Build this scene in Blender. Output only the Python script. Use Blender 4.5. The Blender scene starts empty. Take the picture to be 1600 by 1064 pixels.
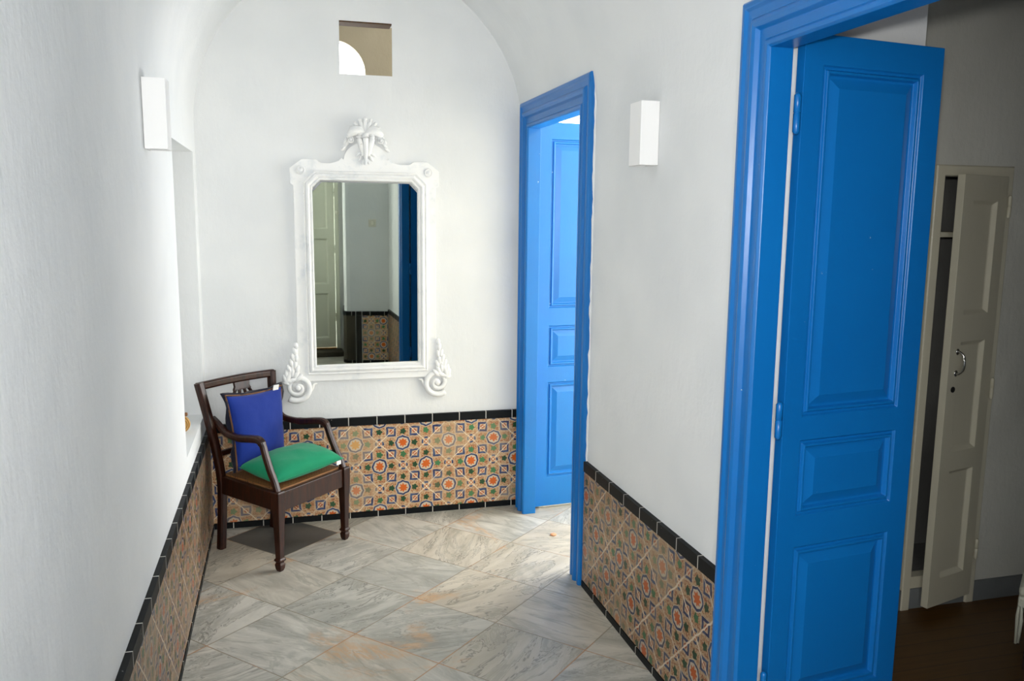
import bpy, bmesh, math, random
from math import sin, cos, pi, sqrt, radians, atan2
from mathutils import Vector, Matrix, noise

random.seed(7)
S = bpy.context.scene
COL = S.collection

# ------------------------------------------------------------------ shader helper
class T:
    """one shader tree with a tiny expression language"""
    def __init__(s, name):
        s.m = bpy.data.materials.new(name); s.m.use_nodes = True
        s.nt = s.m.node_tree; s.nt.nodes.clear()
        s.out = s.nt.nodes.new('ShaderNodeOutputMaterial')
        s.b = s.nt.nodes.new('ShaderNodeBsdfPrincipled')
        s.nt.links.new(s.b.outputs[0], s.out.inputs[0])
    def node(s, t, **kw):
        n = s.nt.nodes.new(t)
        for k, v in kw.items(): setattr(n, k, v)
        return n
    def put(s, sock, v):
        if isinstance(v, E): v = v.s
        if hasattr(v, 'is_linked'): s.nt.links.new(v, sock)
        else: sock.default_value = v
    def math(s, op, *a, clamp=False):
        n = s.node('ShaderNodeMath', operation=op, use_clamp=clamp)
        for i, x in enumerate(a): s.put(n.inputs[i], x)
        return E(s, n.outputs[0])
    def obj(s):
        return s.node('ShaderNodeTexCoord').outputs['Object']
    def uv(s):
        n = s.node('ShaderNodeSeparateXYZ'); s.nt.links.new(s.node('ShaderNodeTexCoord').outputs['UV'], n.inputs[0])
        return E(s, n.outputs[0]), E(s, n.outputs[1])
    def sep(s, v):
        n = s.node('ShaderNodeSeparateXYZ'); s.put(n.inputs[0], v)
        return [E(s, o) for o in n.outputs]
    def vec(s, x, y, z=0.0):
        n = s.node('ShaderNodeCombineXYZ')
        for i, q in enumerate((x, y, z)): s.put(n.inputs[i], q)
        return n.outputs[0]
    def mapping(s, v, loc=(0,0,0), rot=(0,0,0), sc=(1,1,1)):
        n = s.node('ShaderNodeMapping'); s.put(n.inputs[0], v)
        n.inputs['Location'].default_value = loc; n.inputs['Rotation'].default_value = rot; n.inputs['Scale'].default_value = sc
        return n.outputs[0]
    def noise(s, v, scale, detail=4, rough=.5, dist=0.0):
        n = s.node('ShaderNodeTexNoise'); s.put(n.inputs['Vector'], v)
        n.inputs['Scale'].default_value = scale; n.inputs['Detail'].default_value = detail
        n.inputs['Roughness'].default_value = rough; n.inputs['Distortion'].default_value = dist
        return E(s, n.outputs[0])
    def white(s, v):
        n = s.node('ShaderNodeTexWhiteNoise', noise_dimensions='3D'); s.put(n.inputs['Vector'], v)
        return E(s, n.outputs['Value'])
    def mix(s, f, a, b):
        n = s.node('ShaderNodeMix', data_type='RGBA')
        s.put(n.inputs[0], f)
        for i, c in ((6, a), (7, b)):
            if isinstance(c, tuple): c = lin(c)
            s.put(n.inputs[i], c)
        return n.outputs[2]
    def step(s, x, a, b):      # 0 below a, 1 above b
        n = s.node('ShaderNodeMapRange', interpolation_type='SMOOTHSTEP', clamp=True)
        s.put(n.inputs[0], x)
        n.inputs[1].default_value = a; n.inputs[2].default_value = b
        if a > b:
            n.inputs[1].default_value = b; n.inputs[2].default_value = a
            n.inputs[3].default_value = 1.0; n.inputs[4].default_value = 0.0
        return E(s, n.outputs[0])
    def bump(s, h, strength=.3, dist=.01):
        n = s.node('ShaderNodeBump'); n.inputs['Strength'].default_value = strength; n.inputs['Distance'].default_value = dist
        s.put(n.inputs['Height'], h); s.nt.links.new(n.outputs[0], s.b.inputs['Normal'])
    def set(s, color=None, rough=None, metal=None, spec=None, coat=None):
        if color is not None:
            if isinstance(color, tuple): color = lin(color)
            s.put(s.b.inputs['Base Color'], color)
        if rough is not None: s.put(s.b.inputs['Roughness'], rough)
        if metal is not None: s.put(s.b.inputs['Metallic'], metal)
        if spec is not None: s.b.inputs['Specular IOR Level'].default_value = spec
        if coat is not None:
            s.b.inputs['Coat Weight'].default_value = coat; s.b.inputs['Coat Roughness'].default_value = .12
        return s.m

class E:
    def __init__(s, t, sock): s.t = t; s.s = sock
    def __add__(a, b): return a.t.math('ADD', a, b)
    __radd__ = __add__
    def __sub__(a, b): return a.t.math('SUBTRACT', a, b)
    def __rsub__(a, b): return a.t.math('SUBTRACT', b, a)
    def __mul__(a, b): return a.t.math('MULTIPLY', a, b)
    __rmul__ = __mul__
    def __truediv__(a, b): return a.t.math('DIVIDE', a, b)
    def abs(a): return a.t.math('ABSOLUTE', a)
    def max(a, b): return a.t.math('MAXIMUM', a, b)
    def min(a, b): return a.t.math('MINIMUM', a, b)
    def floor(a): return a.t.math('FLOOR', a)

def lin(c):
    """sRGB 0-255 -> linear rgba"""
    o = []
    for v in c[:3]:
        v /= 255.0
        o.append(v/12.92 if v <= .04045 else ((v+.055)/1.055)**2.4)
    return (*o, 1.0)

# ------------------------------------------------------------------ materials
def plaster(name, c=(234,236,236), c2=(225,228,229), bump=.25):
    t = T(name); o = t.obj()
    n = t.noise(o, 1.7, 3, .55)
    col = t.mix(t.step(n, .35, .7), c, c2)
    h = t.noise(o, 9, 5, .6) * .6 + t.noise(t.mapping(o, sc=(1,1,.35)), 45, 3, .6) * .18
    t.bump(h, bump, .02)
    return t.set(col, .8, spec=.2)
M = {}
M['plaster'] = plaster('white_plaster')
M['plaster_warm'] = plaster('warm_white_plaster', (243,236,216), (236,228,206))
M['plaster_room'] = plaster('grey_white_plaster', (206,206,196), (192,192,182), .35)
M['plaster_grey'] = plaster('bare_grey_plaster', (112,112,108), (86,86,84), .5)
M['plaster_beige'] = plaster('beige_plaster', (166,158,138), (158,150,130), .3)
M['sconce'] = T('sconce_gypsum').set((246,246,245), .6, spec=.3)

def blue_paint():
    t = T('blue_gloss_paint'); o = t.obj()
    n = t.noise(o, 2.3, 3, .5)
    col = t.mix(n, (8,100,176), (16,118,194))
    chip = t.noise(o, 34, 5, .62)
    big = t.noise(o, 3.1, 2, .5)
    mask = t.step(chip, .72, .745) * t.step(big, .46, .56)
    col = t.mix(mask, col, (196,214,220))
    t.bump(t.noise(t.mapping(o, sc=(1,1,.08)), 90, 3, .5) * .5 + t.noise(o, 22, 3, .5) * .6, .12, .004)
    return t.set(col, .3, spec=.45)
M['blue'] = blue_paint()
def cream_paint(name, c):
    t = T(name); o = t.obj()
    t.bump(t.noise(t.mapping(o, sc=(1,1,.1)), 60, 3, .5), .15, .004)
    return t.set(t.mix(t.noise(o, 4, 3, .5), c, tuple(int(v*.95) for v in c)), .38)
M['cream'] = cream_paint('cream_paint', (205,200,178))
M['oldwhite'] = cream_paint('old_white_paint', (222,224,206))

def mirror_white():
    t = T('distressed_white_paint'); o = t.obj()
    n = t.noise(o, 14, 5, .6)
    col = t.mix(t.step(n, .52, .72), (240,241,240), (224,228,230))
    n2 = t.noise(o, 55, 4, .65)
    col = t.mix(t.step(n2, .66, .76) * .6, col, (168,170,164))
    t.bump(n2, .12, .004)
    return t.set(col, .5)
M['mirrorwhite'] = mirror_white()
def simple(name, c, rough, metal=0.0, spec=.5):
    return T(name).set(c, rough, metal, spec)
M['glass_mirror'] = simple('silvered_glass', (208,214,200), .015, 1.0)
M['brass'] = simple('brass', (190,140,70), .3, 1.0)
M['chrome'] = simple('worn_chrome', (205,205,200), .25, 1.0)
M['dark'] = simple('dark_hole', (14,13,12), .8)
M['plastic'] = simple('ivory_plastic', (225,222,205), .35)
M['stone_dark'] = plaster('dark_stone_step', (84,78,66), (60,56,48), .4)
M['grey_skirting'] = plaster('grey_painted_skirting', (120,124,124), (96,100,100), .4)
M['tag'] = simple('white_cloth_tag', (240,240,238), .8)

def black_tile():
    t = T('black_glazed_border_tile'); u, v = t.uv()
    o = t.obj()
    f = t.math('FRACT', u / .1385)
    gr = t.step((f - .5).abs(), .481, .49)
    chip = t.step(t.noise(o, 60, 4, .6), .7, .74)
    col = t.mix(gr, (16,19,21), (206,204,196))
    col = t.mix(chip * .55, col, (176,176,168))
    t.bump(1 - gr, .4, .003)
    return t.set(col, .5, spec=.15)
M['black_tile'] = black_tile()
M['black_plain'] = simple('black_glazed_tile', (16,18,20), .2)

def azulejo(name, u0, v0, a=.0585, faint=1.0, groutw=.015):
    """hand painted tile: octagon stars, blue squares, green leaves, laid diagonally"""
    t = T(name); u, v = t.uv(); o = t.obj()
    wob = t.noise(t.vec(u, v), 26, 2, .5)
    wob2 = t.noise(t.vec(v, u, 3.0), 26, 2, .5)
    X = (u - u0) / a + (wob - .5) * .22
    Y = (v - v0) / a + (wob2 - .5) * .22
    P = (X + Y) / 4.0; Q = (X - Y) / 4.0
    cp = (P + .5).floor(); cq = (Q + .5).floor()
    pr = P - cp; qr = Q - cq
    ox = (pr + qr) * 2.0; oy = (pr - qr) * 2.0
    rnd = t.white(t.vec(cp, cq, 1.0)); rnd2 = t.white(t.vec(cp, cq, 5.0))
    # background with scribbled rust sprigs
    sv = t.vec(u, v)
    scr = t.noise(sv, 120, 3, .62, 1.2)
    bg = t.mix(rnd2, (226,196,156), (206,166,122))
    bg = t.mix(t.step(scr, .485, .54) * .9, bg, (170,92,48))
    bg = t.mix(t.step(t.noise(sv, 85, 2, .5), .6, .66) * .7, bg, (232,218,190))
    col = bg
    # pale outlines of the lozenge net
    gx = ((X + .5) - (X + .5).floor() - .5).abs(); gy = ((Y + .5) - (Y + .5).floor() - .5).abs()
    net = t.step(gx.max(gy), .455, .475)
    col = t.mix(net * .55, col, (226,214,190))
    # green leaves at odd sites
    P2 = (X + Y) / 2.0; Q2 = (X - Y) / 2.0
    fp = P2.floor(); fq = Q2.floor()
    p2 = P2 - fp - .5; q2 = Q2 - fq - .5
    lx = p2 + q2; ly = p2 - q2
    lr = t.math('SQRT', lx*lx + ly*ly)
    la = t.math('ARCTAN2', ly, lx)
    lw = t.math('COSINE', la * 5.0) * .04 + .235
    gtone = t.white(t.vec(fp, fq, 2.0))
    green = t.mix(t.step(gtone, .25, .75), (38,84,54), (78,142,96))
    col = t.mix(t.step(lr - lw, .02, -.02), col, green)
    # blue squares at odd-odd sites
    sx = X - (((X - 1.0) / 2.0 + .5).floor() * 2.0 + 1.0)
    sy = Y - (((Y - 1.0) / 2.0 + .5).floor() * 2.0 + 1.0)
    sd = sx.abs().max(sy.abs())
    btone = t.noise(sv, 30, 2, .5)
    blue = t.mix(t.step(btone, .35, .65), (34,50,106), (78,100,146))
    col = t.mix(t.step(sd, .45, .42), col, (228,216,194))
    col = t.mix(t.step(sd, .42, .40), col, blue)
    col = t.mix(t.step(sd, .255, .235), col, (222,196,164))
    sdd = (sx.abs() + sy.abs())
    col = t.mix(t.step((sdd - .14).abs(), .07, .05), col, (196,92,52))
    # small blue rosettes at the tile corners
    P3 = P - P.floor() - .5; Q3 = Q - Q.floor() - .5
    cx = (P3 + Q3) * 2.0; cy = (P3 - Q3) * 2.0
    cr = t.math('SQRT', cx*cx + cy*cy); ca = t.math('ARCTAN2', cy, cx)
    col = t.mix(t.step(cr, .46, .42), col, (224,206,178))
    brk = t.step(t.math('COSINE', ca * 4.0), -.45, -.1)
    col = t.mix(t.step((cr - .33).abs(), .09, .06) * brk, col, blue)
    col = t.mix(t.step((cr - .14).abs(), .07, .05), col, (206,120,70))
    # octagon stars
    ax = ox.abs(); ay = oy.abs()
    od = (ax * .9239 + ay * .3827).max(ax * .3827 + ay * .9239)
    orr = t.math('SQRT', ox*ox + oy*oy); oa = t.math('ARCTAN2', oy, ox)
    col = t.mix(t.step(od, .70, .67), col, (228,216,194))
    col = t.mix(t.step(od, .645, .62), col, blue)
    col = t.mix(t.step(od, .50, .475), col, (226,216,198))
    star = orr - (t.math('COSINE', oa * 8.0) * .065 + .335)
    orange = t.mix(t.step(rnd, .86, .9), (228,112,34), (238,170,56))
    col = t.mix(t.step(star, .025, -.025), col, orange)
    # some tiles are more washed out
    col = t.mix(t.step(rnd2, .55, 1.0) * .4, col, (224,206,176))
    if faint < 1:      # multiplies the tile colours darker and browner
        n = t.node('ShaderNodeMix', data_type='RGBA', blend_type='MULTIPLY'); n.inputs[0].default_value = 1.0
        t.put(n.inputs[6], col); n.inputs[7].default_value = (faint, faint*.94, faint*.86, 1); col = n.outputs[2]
    # grout
    gp = (P - P.floor() - .5).abs(); gq = (Q - Q.floor() - .5).abs()
    strong = t.step(t.noise(sv, 5, 2, .5), .38, .6)
    g = t.step(gp.min(gq), groutw, groutw*.55) * (strong * .55 + .45)
    col = t.mix(g, col, (232,216,188) if faint > .7 else (196,180,158))
    t.bump((1 - g) + t.noise(sv, 18, 2, .5) * .4, .3, .003)
    return t.set(col, .26 if faint == 1 else .35, spec=.4)
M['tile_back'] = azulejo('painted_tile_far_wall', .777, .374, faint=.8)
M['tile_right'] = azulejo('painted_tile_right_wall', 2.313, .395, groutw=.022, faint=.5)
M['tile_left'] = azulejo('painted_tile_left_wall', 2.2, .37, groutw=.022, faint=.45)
M['tile_behind'] = azulejo('painted_tile_wall_behind', .98, .30)

def marble():
    t = T('marble_floor_tiles'); o = t.obj()
    x, y, z = t.sep(o)
    # lattice: P = (.463,3.1) + i(.256,-.020) + j(0,.251)
    i = (x - .463) / .256
    j = (y - 3.1 + i * .020) / .251
    P = (i + j) / 2.0; Q = (i - j) / 2.0
    cp = P.floor(); cq = Q.floor()
    r1 = t.white(t.vec(cp, cq, 1.0)); r2 = t.white(t.vec(cp, cq, 2.0)); r3 = t.white(t.vec(cp, cq, 3.0))
    # each slab: own offset and grain direction
    ang = (r1 - .5) * 2.4
    ca = t.math('COSINE', ang); sa = t.math('SINE', ang)
    lx = x * ca + y * sa + r2 * 17.0; ly = y * ca - x * sa + r3 * 11.0
    sv = t.vec(lx, ly * 3.2, r1 * 9.0)
    cloud = t.noise(sv, 3.2, 6, .6, 1.0)
    fine = t.noise(sv, 13, 6, .65, 1.5)
    base = t.mix(t.step(cloud, .3, .72), (196,193,183), (150,149,141))
    base = t.mix(t.step(r2, .45, 1.0) * .5, base, (186,172,148))
    base = t.mix(t.step(r3, .5, 1.0) * .4, base, (148,149,140))
    vein = t.noise(sv, 2.4, 5, .6, 1.5)
    v = t.step((vein - .5).abs(), .016, .002)
    wv = t.step((vein - .44).abs(), .05, .0)
    base = t.mix(v * t.step(r1, .1, .7) * .62, base, (96,96,90))
    base = t.mix(wv * .45, base, (132,132,122))
    base = t.mix(t.step(fine, .55, .75) * .35, base, (212,210,202))
    st = t.noise(t.vec(x, y, 4.0), 2.6, 4, .6, .8)
    base = t.mix(t.step(st, .60, .70) * t.step(fine, .35, .6) * .55, base, (196,146,90))
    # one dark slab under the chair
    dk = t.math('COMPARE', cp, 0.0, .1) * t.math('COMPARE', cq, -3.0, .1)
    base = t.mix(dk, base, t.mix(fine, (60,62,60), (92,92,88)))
    gp = (P - cp - .5).abs(); gq = (Q - cq - .5).abs()
    g = t.step(gp.max(gq), .4915, .4965)
    gcol = t.mix(t.step(st, .5, .62), (128,118,100), (170,120,70))
    base = t.mix(g * .85, base, gcol)
    t.bump((1 - g) + t.noise(o, 6, 3, .5) * .2, .12, .003)
    return t.set(base, t.math('ADD', fine * .12, .28), spec=.4)
M['marble'] = marble()
def boards():
    t = T('brown_floor_boards'); o = t.obj(); x, y, z = t.sep(o)
    f = y / .07; c = f.floor(); fr = f - c
    r = t.white(t.vec(c, 0.0, 0.0))
    g = t.noise(t.vec(x * 1.5, y * 22.0, r * 8), 3, 5, .6)
    col = t.mix(g, (104,70,26), (68,45,14))
    col = t.mix(r * .5, col, (84,56,20))
    ln = t.step((fr - .5).abs(), .47, .49)
    col = t.mix(ln * .8, col, (34,20,10))
    return t.set(col, .42)
M['boards'] = boards()
def wood(name, c1, c2, rough=.32):
    t = T(name); o = t.obj()
    g = t.noise(t.mapping(o, sc=(9, 9, 1.2)), 9, 5, .6, .6)
    return t.set(t.mix(t.step(g, .3, .7), c1, c2), rough, spec=.32)
M['walnut'] = wood('dark_walnut', (58,26,13), (24,10,6), .3)
M['ceiling_wood'] = wood('brown_ceiling_wood', (86,58,28), (64,42,20), .75)
def cane():
    t = T('woven_cane'); u, v = t.uv()
    a = t.math('FRACT', (u + v) / .016); b = t.math('FRACT', (u - v) / .016)
    c = t.math('FRACT', u / .011); d = t.math('FRACT', v / .011)
    w1 = t.step((a - .5).abs(), .30, .36); w2 = t.step((b - .5).abs(), .30, .36)
    w3 = t.step((c - .5).abs(), .26, .32).max(t.step((d - .5).abs(), .26, .32))
    m = w1.max(w2).max(w3)
    col = t.mix(m, (56,34,18), t.mix(t.noise(t.vec(u, v), 40, 2, .5), (150,104,58), (112,74,40)))
    t.bump(m, .5, .004)
    return t.set(col, .5)
M['cane'] = cane()
def cloth(name, c1, c2, wr=1.0):
    t = T(name); o = t.obj()
    n = t.noise(o, 7, 4, .6)
    wv = t.noise(t.mapping(o, sc=(1,1,5)), 160, 2, .5)
    t.bump(n * .6 + wv * .12, .35 * wr, .012)
    m = t.set(t.mix(n, c1, c2), .75, spec=.25)
    t.b.inputs['Sheen Weight'].default_value = .15
    return m
M['cloth_blue'] = cloth('cobalt_cloth', (10,50,144), (8,38,122))
M['cloth_navy'] = cloth('navy_flange_cloth', (22,24,44), (14,16,30))
M['cloth_brown'] = cloth('tan_piping', (124,84,54), (104,70,44))
M['cloth_green'] = cloth('emerald_cloth', (0,142,100), (0,126,86))
M['cloth_white'] = cloth('white_fringed_cloth', (226,226,206), (206,208,190))
def disc_mat():
    t = T('banded_tan_wood'); u, v = t.uv()
    f = t.math('FRACT', u / .0085)
    col = t.mix(t.step((f - .5).abs(), .28, .42), (206,160,84), (136,88,36))
    return t.set(col, .5)
M['banded'] = disc_mat()
M['tan'] = simple('brown_wood', (128,84,44), .5)
M['chip'] = simple('terracotta_chip', (206,150,112), .7)
def pane():
    t = T('clear_window_glass')
    m = t.set((245,250,250), .02)
    t.b.inputs['Transmission Weight'].default_value = 1.0; t.b.inputs['IOR'].default_value = 1.02
    return m
M['pane'] = pane()

# ------------------------------------------------------------------ object helpers
WM = {}
def thing(name, label, cat, loc=(0,0,0), rotz=0.0, group=None, kind=None):
    o = bpy.data.objects.new(name, None); COL.objects.link(o)
    o.empty_display_size = .05
    o.location = loc; o.rotation_euler = (0,0,rotz)
    tag(o, label, cat, group, kind)
    WM[o.name] = Matrix.Translation(Vector(loc)) @ Matrix.Rotation(rotz, 4, 'Z')
    return o
def tag(o, label, cat, group=None, kind=None):
    o['label'] = label; o['category'] = cat
    if group: o['group'] = group
    if kind: o['kind'] = kind
    return o
def mk(name, bm, mat, parent=None, smooth=False, label=None, local=False, bevel=0.0, seg=2, sub=0, solid=0.0):
    """bm in world coordinates unless local=True (then in the parent's coordinates)"""
    me = bpy.data.meshes.new(name)
    bmesh.ops.recalc_face_normals(bm, faces=bm.faces)
    o = bpy.data.objects.new(name, me); COL.objects.link(o)
    if parent is not None:
        o.parent = parent
        pw = WM[parent.name]
        if not local:
            bm.transform(pw.inverted())
        WM[o.name] = pw.copy()
    else:
        # origin at the middle of the base of the mesh
        if len(bm.verts):
            xs = [v.co for v in bm.verts]
            c = Vector(((min(p.x for p in xs)+max(p.x for p in xs))/2, (min(p.y for p in xs)+max(p.y for p in xs))/2, min(p.z for p in xs)))
        else: c = Vector()
        if not local:
            WM[o.name] = Matrix.Identity(4)
        o['_keep'] = 1; del o['_keep']
    bm.to_mesh(me); bm.free()
    if isinstance(mat, (list, tuple)):
        for m in mat: me.materials.append(m)
    else: me.materials.append(mat)
    if smooth:
        for p in me.polygons: p.use_smooth = True
    if solid:
        md = o.modifiers.new('Solidify', 'SOLIDIFY'); md.thickness = abs(solid); md.offset = 1 if solid > 0 else -1
    if bevel:
        md = o.modifiers.new('Bevel', 'BEVEL'); md.width = bevel; md.segments = seg; md.limit_method = 'ANGLE'; md.angle_limit = radians(35)
        if seg > 1:
            md.harden_normals = False
    if sub:
        md = o.modifiers.new('Subsurf', 'SUBSURF'); md.levels = sub; md.render_levels = sub
    if label: o['label'] = label
    return o
def NB(): return bmesh.new()
def box(bm, a, b, mat=0):
    x0,y0,z0 = a; x1,y1,z1 = b
    vs = [bm.verts.new(p) for p in ((x0,y0,z0),(x1,y0,z0),(x1,y1,z0),(x0,y1,z0),(x0,y0,z1),(x1,y0,z1),(x1,y1,z1),(x0,y1,z1))]
    for f in ((3,2,1,0),(4,5,6,7),(0,1,5,4),(1,2,6,5),(2,3,7,6),(3,0,4,7)):
        bm.faces.new([vs[i] for i in f]).material_index = mat
    return vs
def boxes(*bs):
    bm = NB()
    for a, b in bs: box(bm, a, b)
    return bm
def prism(bm, pts, z0, z1, mapf=None):
    """extruded polygon; mapf maps (a,b,h) to a point"""
    mapf = mapf or (lambda a,b,h: (a,b,h))
    lo = [bm.verts.new(mapf(a,b,z0)) for a,b in pts]; hi = [bm.verts.new(mapf(a,b,z1)) for a,b in pts]
    n = len(pts)
    bm.faces.new(lo[::-1]); bm.faces.new(hi)
    for i in range(n): bm.faces.new((lo[i], lo[(i+1)%n], hi[(i+1)%n], hi[i]))
def tube(bm, path, rad, n=10, prof=None, up=Vector((0,0,1)), caps=True):
    """sweep a circle (or a profile of (a,b)) along a path; rad is a number or a list"""
    path = [Vector(p) for p in path]
    if not isinstance(rad, (list, tuple)): rad = [rad]*len(path)
    if prof is None: prof = [(cos(2*pi*i/n), sin(2*pi*i/n)) for i in range(n)]
    rings = []
    for i, p in enumerate(path):
        t = (path[min(i+1,len(path)-1)] - path[max(i-1,0)]).normalized()
        u = up if abs(t.dot(up)) < .98 else Vector((0,1,0))
        s = t.cross(u).normalized(); w = s.cross(t).normalized()
        rings.append([bm.verts.new(p + (s*a + w*b)*rad[i]) for a,b in prof])
    m = len(prof)
    for i in range(len(rings)-1):
        for k in range(m):
            bm.faces.new((rings[i][k], rings[i][(k+1)%m], rings[i+1][(k+1)%m], rings[i+1][k]))
    if caps:
        bm.faces.new(rings[0][::-1]); bm.faces.new(rings[-1])
RSQ = [(.62,-1),(1,-.62),(1,.62),(.62,1),(-.62,1),(-1,.62),(-1,-.62),(-.62,-1)]
def lathe(bm, prof, c, axis='z', n=28):
    """prof: list of (r, h)"""
    c = Vector(c); rings = []
    for r, h in prof:
        ring = []
        for k in range(n):
            a = 2*pi*k/n
            if axis == 'z': p = Vector((r*cos(a), r*sin(a), h))
            elif axis == 'y': p = Vector((r*cos(a), h, r*sin(a)))
            else: p = Vector((h, r*cos(a), r*sin(a)))
            ring.append(bm.verts.new(c+p))
        rings.append(ring)
    for i in range(len(rings)-1):
        for k in range(n):
            bm.faces.new((rings[i][k], rings[i][(k+1)%n], rings[i+1][(k+1)%n], rings[i+1][k]))
    bm.faces.new(rings[0][::-1]); bm.faces.new(rings[-1])
def ellipsoid(bm, c, r, mat3=None, n=10):
    m = Matrix.Translation(Vector(c)) @ (mat3 or Matrix.Identity(4)) @ Matrix.Diagonal((*r,1))
    bmesh.ops.create_uvsphere(bm, u_segments=n+2, v_segments=n, radius=1.0, matrix=m)
def smoothpath(pts, k=6):
    """Catmull-Rom through points"""
    P = [Vector(p) for p in pts]; out = []
    for i in range(len(P)-1):
        p0 = P[max(i-1,0)]; p1 = P[i]; p2 = P[i+1]; p3 = P[min(i+2,len(P)-1)]
        for s in range(k):
            t = s/k
            out.append(.5*((2*p1)+(-p0+p2)*t+(2*p0-5*p1+4*p2-p3)*t*t+(-p0+3*p1-3*p2+p3)*t**3))
    out.append(P[-1]); return out
def uvquad(bm, pts, uvs, lay):
    vs = [bm.verts.new(p) for p in pts]
    f = bm.faces.new(vs)
    for l, q in zip(f.loops, uvs): l[lay].uv = q

# ------------------------------------------------------------------ measures
XL, XR, YB, SPR = -.378, 1.15, 4.064, 1.90
CX, VR = (XL+XR)/2, (XR-XL)/2
D1 = (3.05, 4.03, 2.045)       # doorway to the side room: outer frame y0, y1, top
D2 = (.706, 1.965, 2.035)      # doorway to the bedroom
FW = .126                      # frame width

# ------------------------------------------------------------------ floors
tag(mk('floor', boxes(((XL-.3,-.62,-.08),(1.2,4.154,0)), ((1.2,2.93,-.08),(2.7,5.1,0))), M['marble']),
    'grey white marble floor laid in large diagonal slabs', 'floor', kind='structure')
tag(mk('floor', boxes(((1.2,-.4,-.08),(4.4,2.93,0))), M['boards']),
    'brown boarded floor of the dark bedroom', 'floor', kind='structure')

# ------------------------------------------------------------------ walls of the hall
NY0, NY1, NZ0, NZ1, ND = 3.235, 3.945, .592, 1.765, .26   # niche
o0 = XL-.32
bm = boxes(((o0,-.62,0),(XL,NY0,SPR)), ((o0,NY1,0),(XL,4.154,SPR)), ((o0,NY0,0),(XL,NY1,NZ0)), ((o0,NY0,NZ1),(XL,NY1,SPR)),
           ((o0,NY0,NZ0),(XL-ND,NY1,NZ1)))
tag(mk('wall_left', bm, M['plaster']), 'white plaster wall on the left with a deep niche', 'wall', kind='structure')
# back wall with the small square opening
hx0,hx1,hz0,hz1 = .268,.510,2.147,2.384
bt = YB+.09
bm = boxes(((XL-.05,YB,0),(hx0,bt,2.9)), ((hx1+.04,YB,0),(1.25,bt,2.9)), ((hx1,YB,0),(hx1+.04,bt,hz0)), ((hx1,YB,hz1),(hx1+.04,bt,2.9)), ((hx0,YB,0),(hx1,bt,hz0)), ((hx0,YB,hz1),(hx1,bt,2.9)))
prism(bm, [(hx1,YB),(hx1+.04,YB),(hx1+.04,bt),(hx1+.032,bt)], hz0, hz1)
tag(mk('wall_back', bm, M['plaster']), 'white end wall with a small square opening high up', 'wall', kind='structure')
# right wall
a0, a1, at = D2[0]+.02, D2[1]-.02, D2[2]-.02
b0, b1, btp = D1[0]+.02, D1[1]-.02, D1[2]-.02
bm = boxes(((XR,-.03,0),(1.25,a0,SPR)), ((XR,a1,0),(1.25,b0,SPR)), ((XR,b1,0),(1.25,YB,SPR)),
           ((1.205,-.03,SPR),(1.25,a0,2.9)), ((1.205,a1,SPR),(1.25,b0,2.9)), ((1.205,b1,SPR),(1.25,YB,2.9)),
           ((1.205,a0,at),(1.25,a1,2.9)), ((1.205,b0,btp),(1.25,b1,2.9)))
box(bm, (1.199,1.887,0), (1.25,a1+.001,at+.01))
rg = random.Random(3)
def ragged(p, q, n):
    p = Vector(p); q = Vector(q)
    tube(bm, [p+(q-p)*k/n + Vector((rg.uniform(-.002,.001),rg.uniform(-.0025,.0025),rg.uniform(-.0025,.0025))) for k in range(n+1)], [rg.uniform(.003,.0075) for k in range(n+1)], 7)
ragged((XR,D1[0]-.001,.20), (XR,D1[0]-.001,D1[2]+.002), 70)
ragged((XR-.006,D1[0],D1[2]+.002), (XR-.006,D1[1],D1[2]+.002), 36)
tag(mk('wall_right', bm, M['plaster']), 'white plaster wall on the right with two blue doorways', 'wall', kind='structure')
# barrel vault, open above the doorways
def vault():
    bm = NB()
    zs = [at, btp]
    angs = sorted(set([pi*k/40 for k in range(41)] + [.004,.016,.04,pi-.004,pi-.016,pi-.04] + [math.asin((z-SPR)/VR) for z in zs]))
    ys = sorted(set([-.62+.26*k for k in range(18)] + [a0,a1,b0,b1,YB]))
    ys = [y for y in ys if y <= YB]
    g = {}
    def V(i,j):
        if (i,j) not in g:
            a = angs[i]; g[(i,j)] = bm.verts.new((CX+VR*cos(a), ys[j], SPR+VR*sin(a)))
        return g[(i,j)]
    for i in range(len(angs)-1):
        for j in range(len(ys)-1):
            am = (angs[i]+angs[i+1])/2; z = SPR+VR*sin(am); ym = (ys[j]+ys[j+1])/2
            if cos(am) > 0 and ((z < at and a0 < ym < a1) or (z < btp and b0 < ym < b1)): continue
            bm.faces.new((V(i,j),V(i+1,j),V(i+1,j+1),V(i,j+1)))
    return bm
bm = vault()
o = mk('ceiling', bm, M['plaster'], smooth=True)
md = o.modifiers.new('Solidify','SOLIDIFY'); md.thickness = .09; md.offset = 1; md.use_rim = False
# make sure the shell grows outward
n = o.data.polygons[len(o.data.polygons)//2].normal; c = o.data.polygons[len(o.data.polygons)//2].center
if n.dot(Vector((c.x-CX, 0, c.z-SPR))) < 0: md.offset = -1
tag(o, 'white plastered barrel vault over the hall', 'ceiling', kind='structure')

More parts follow.
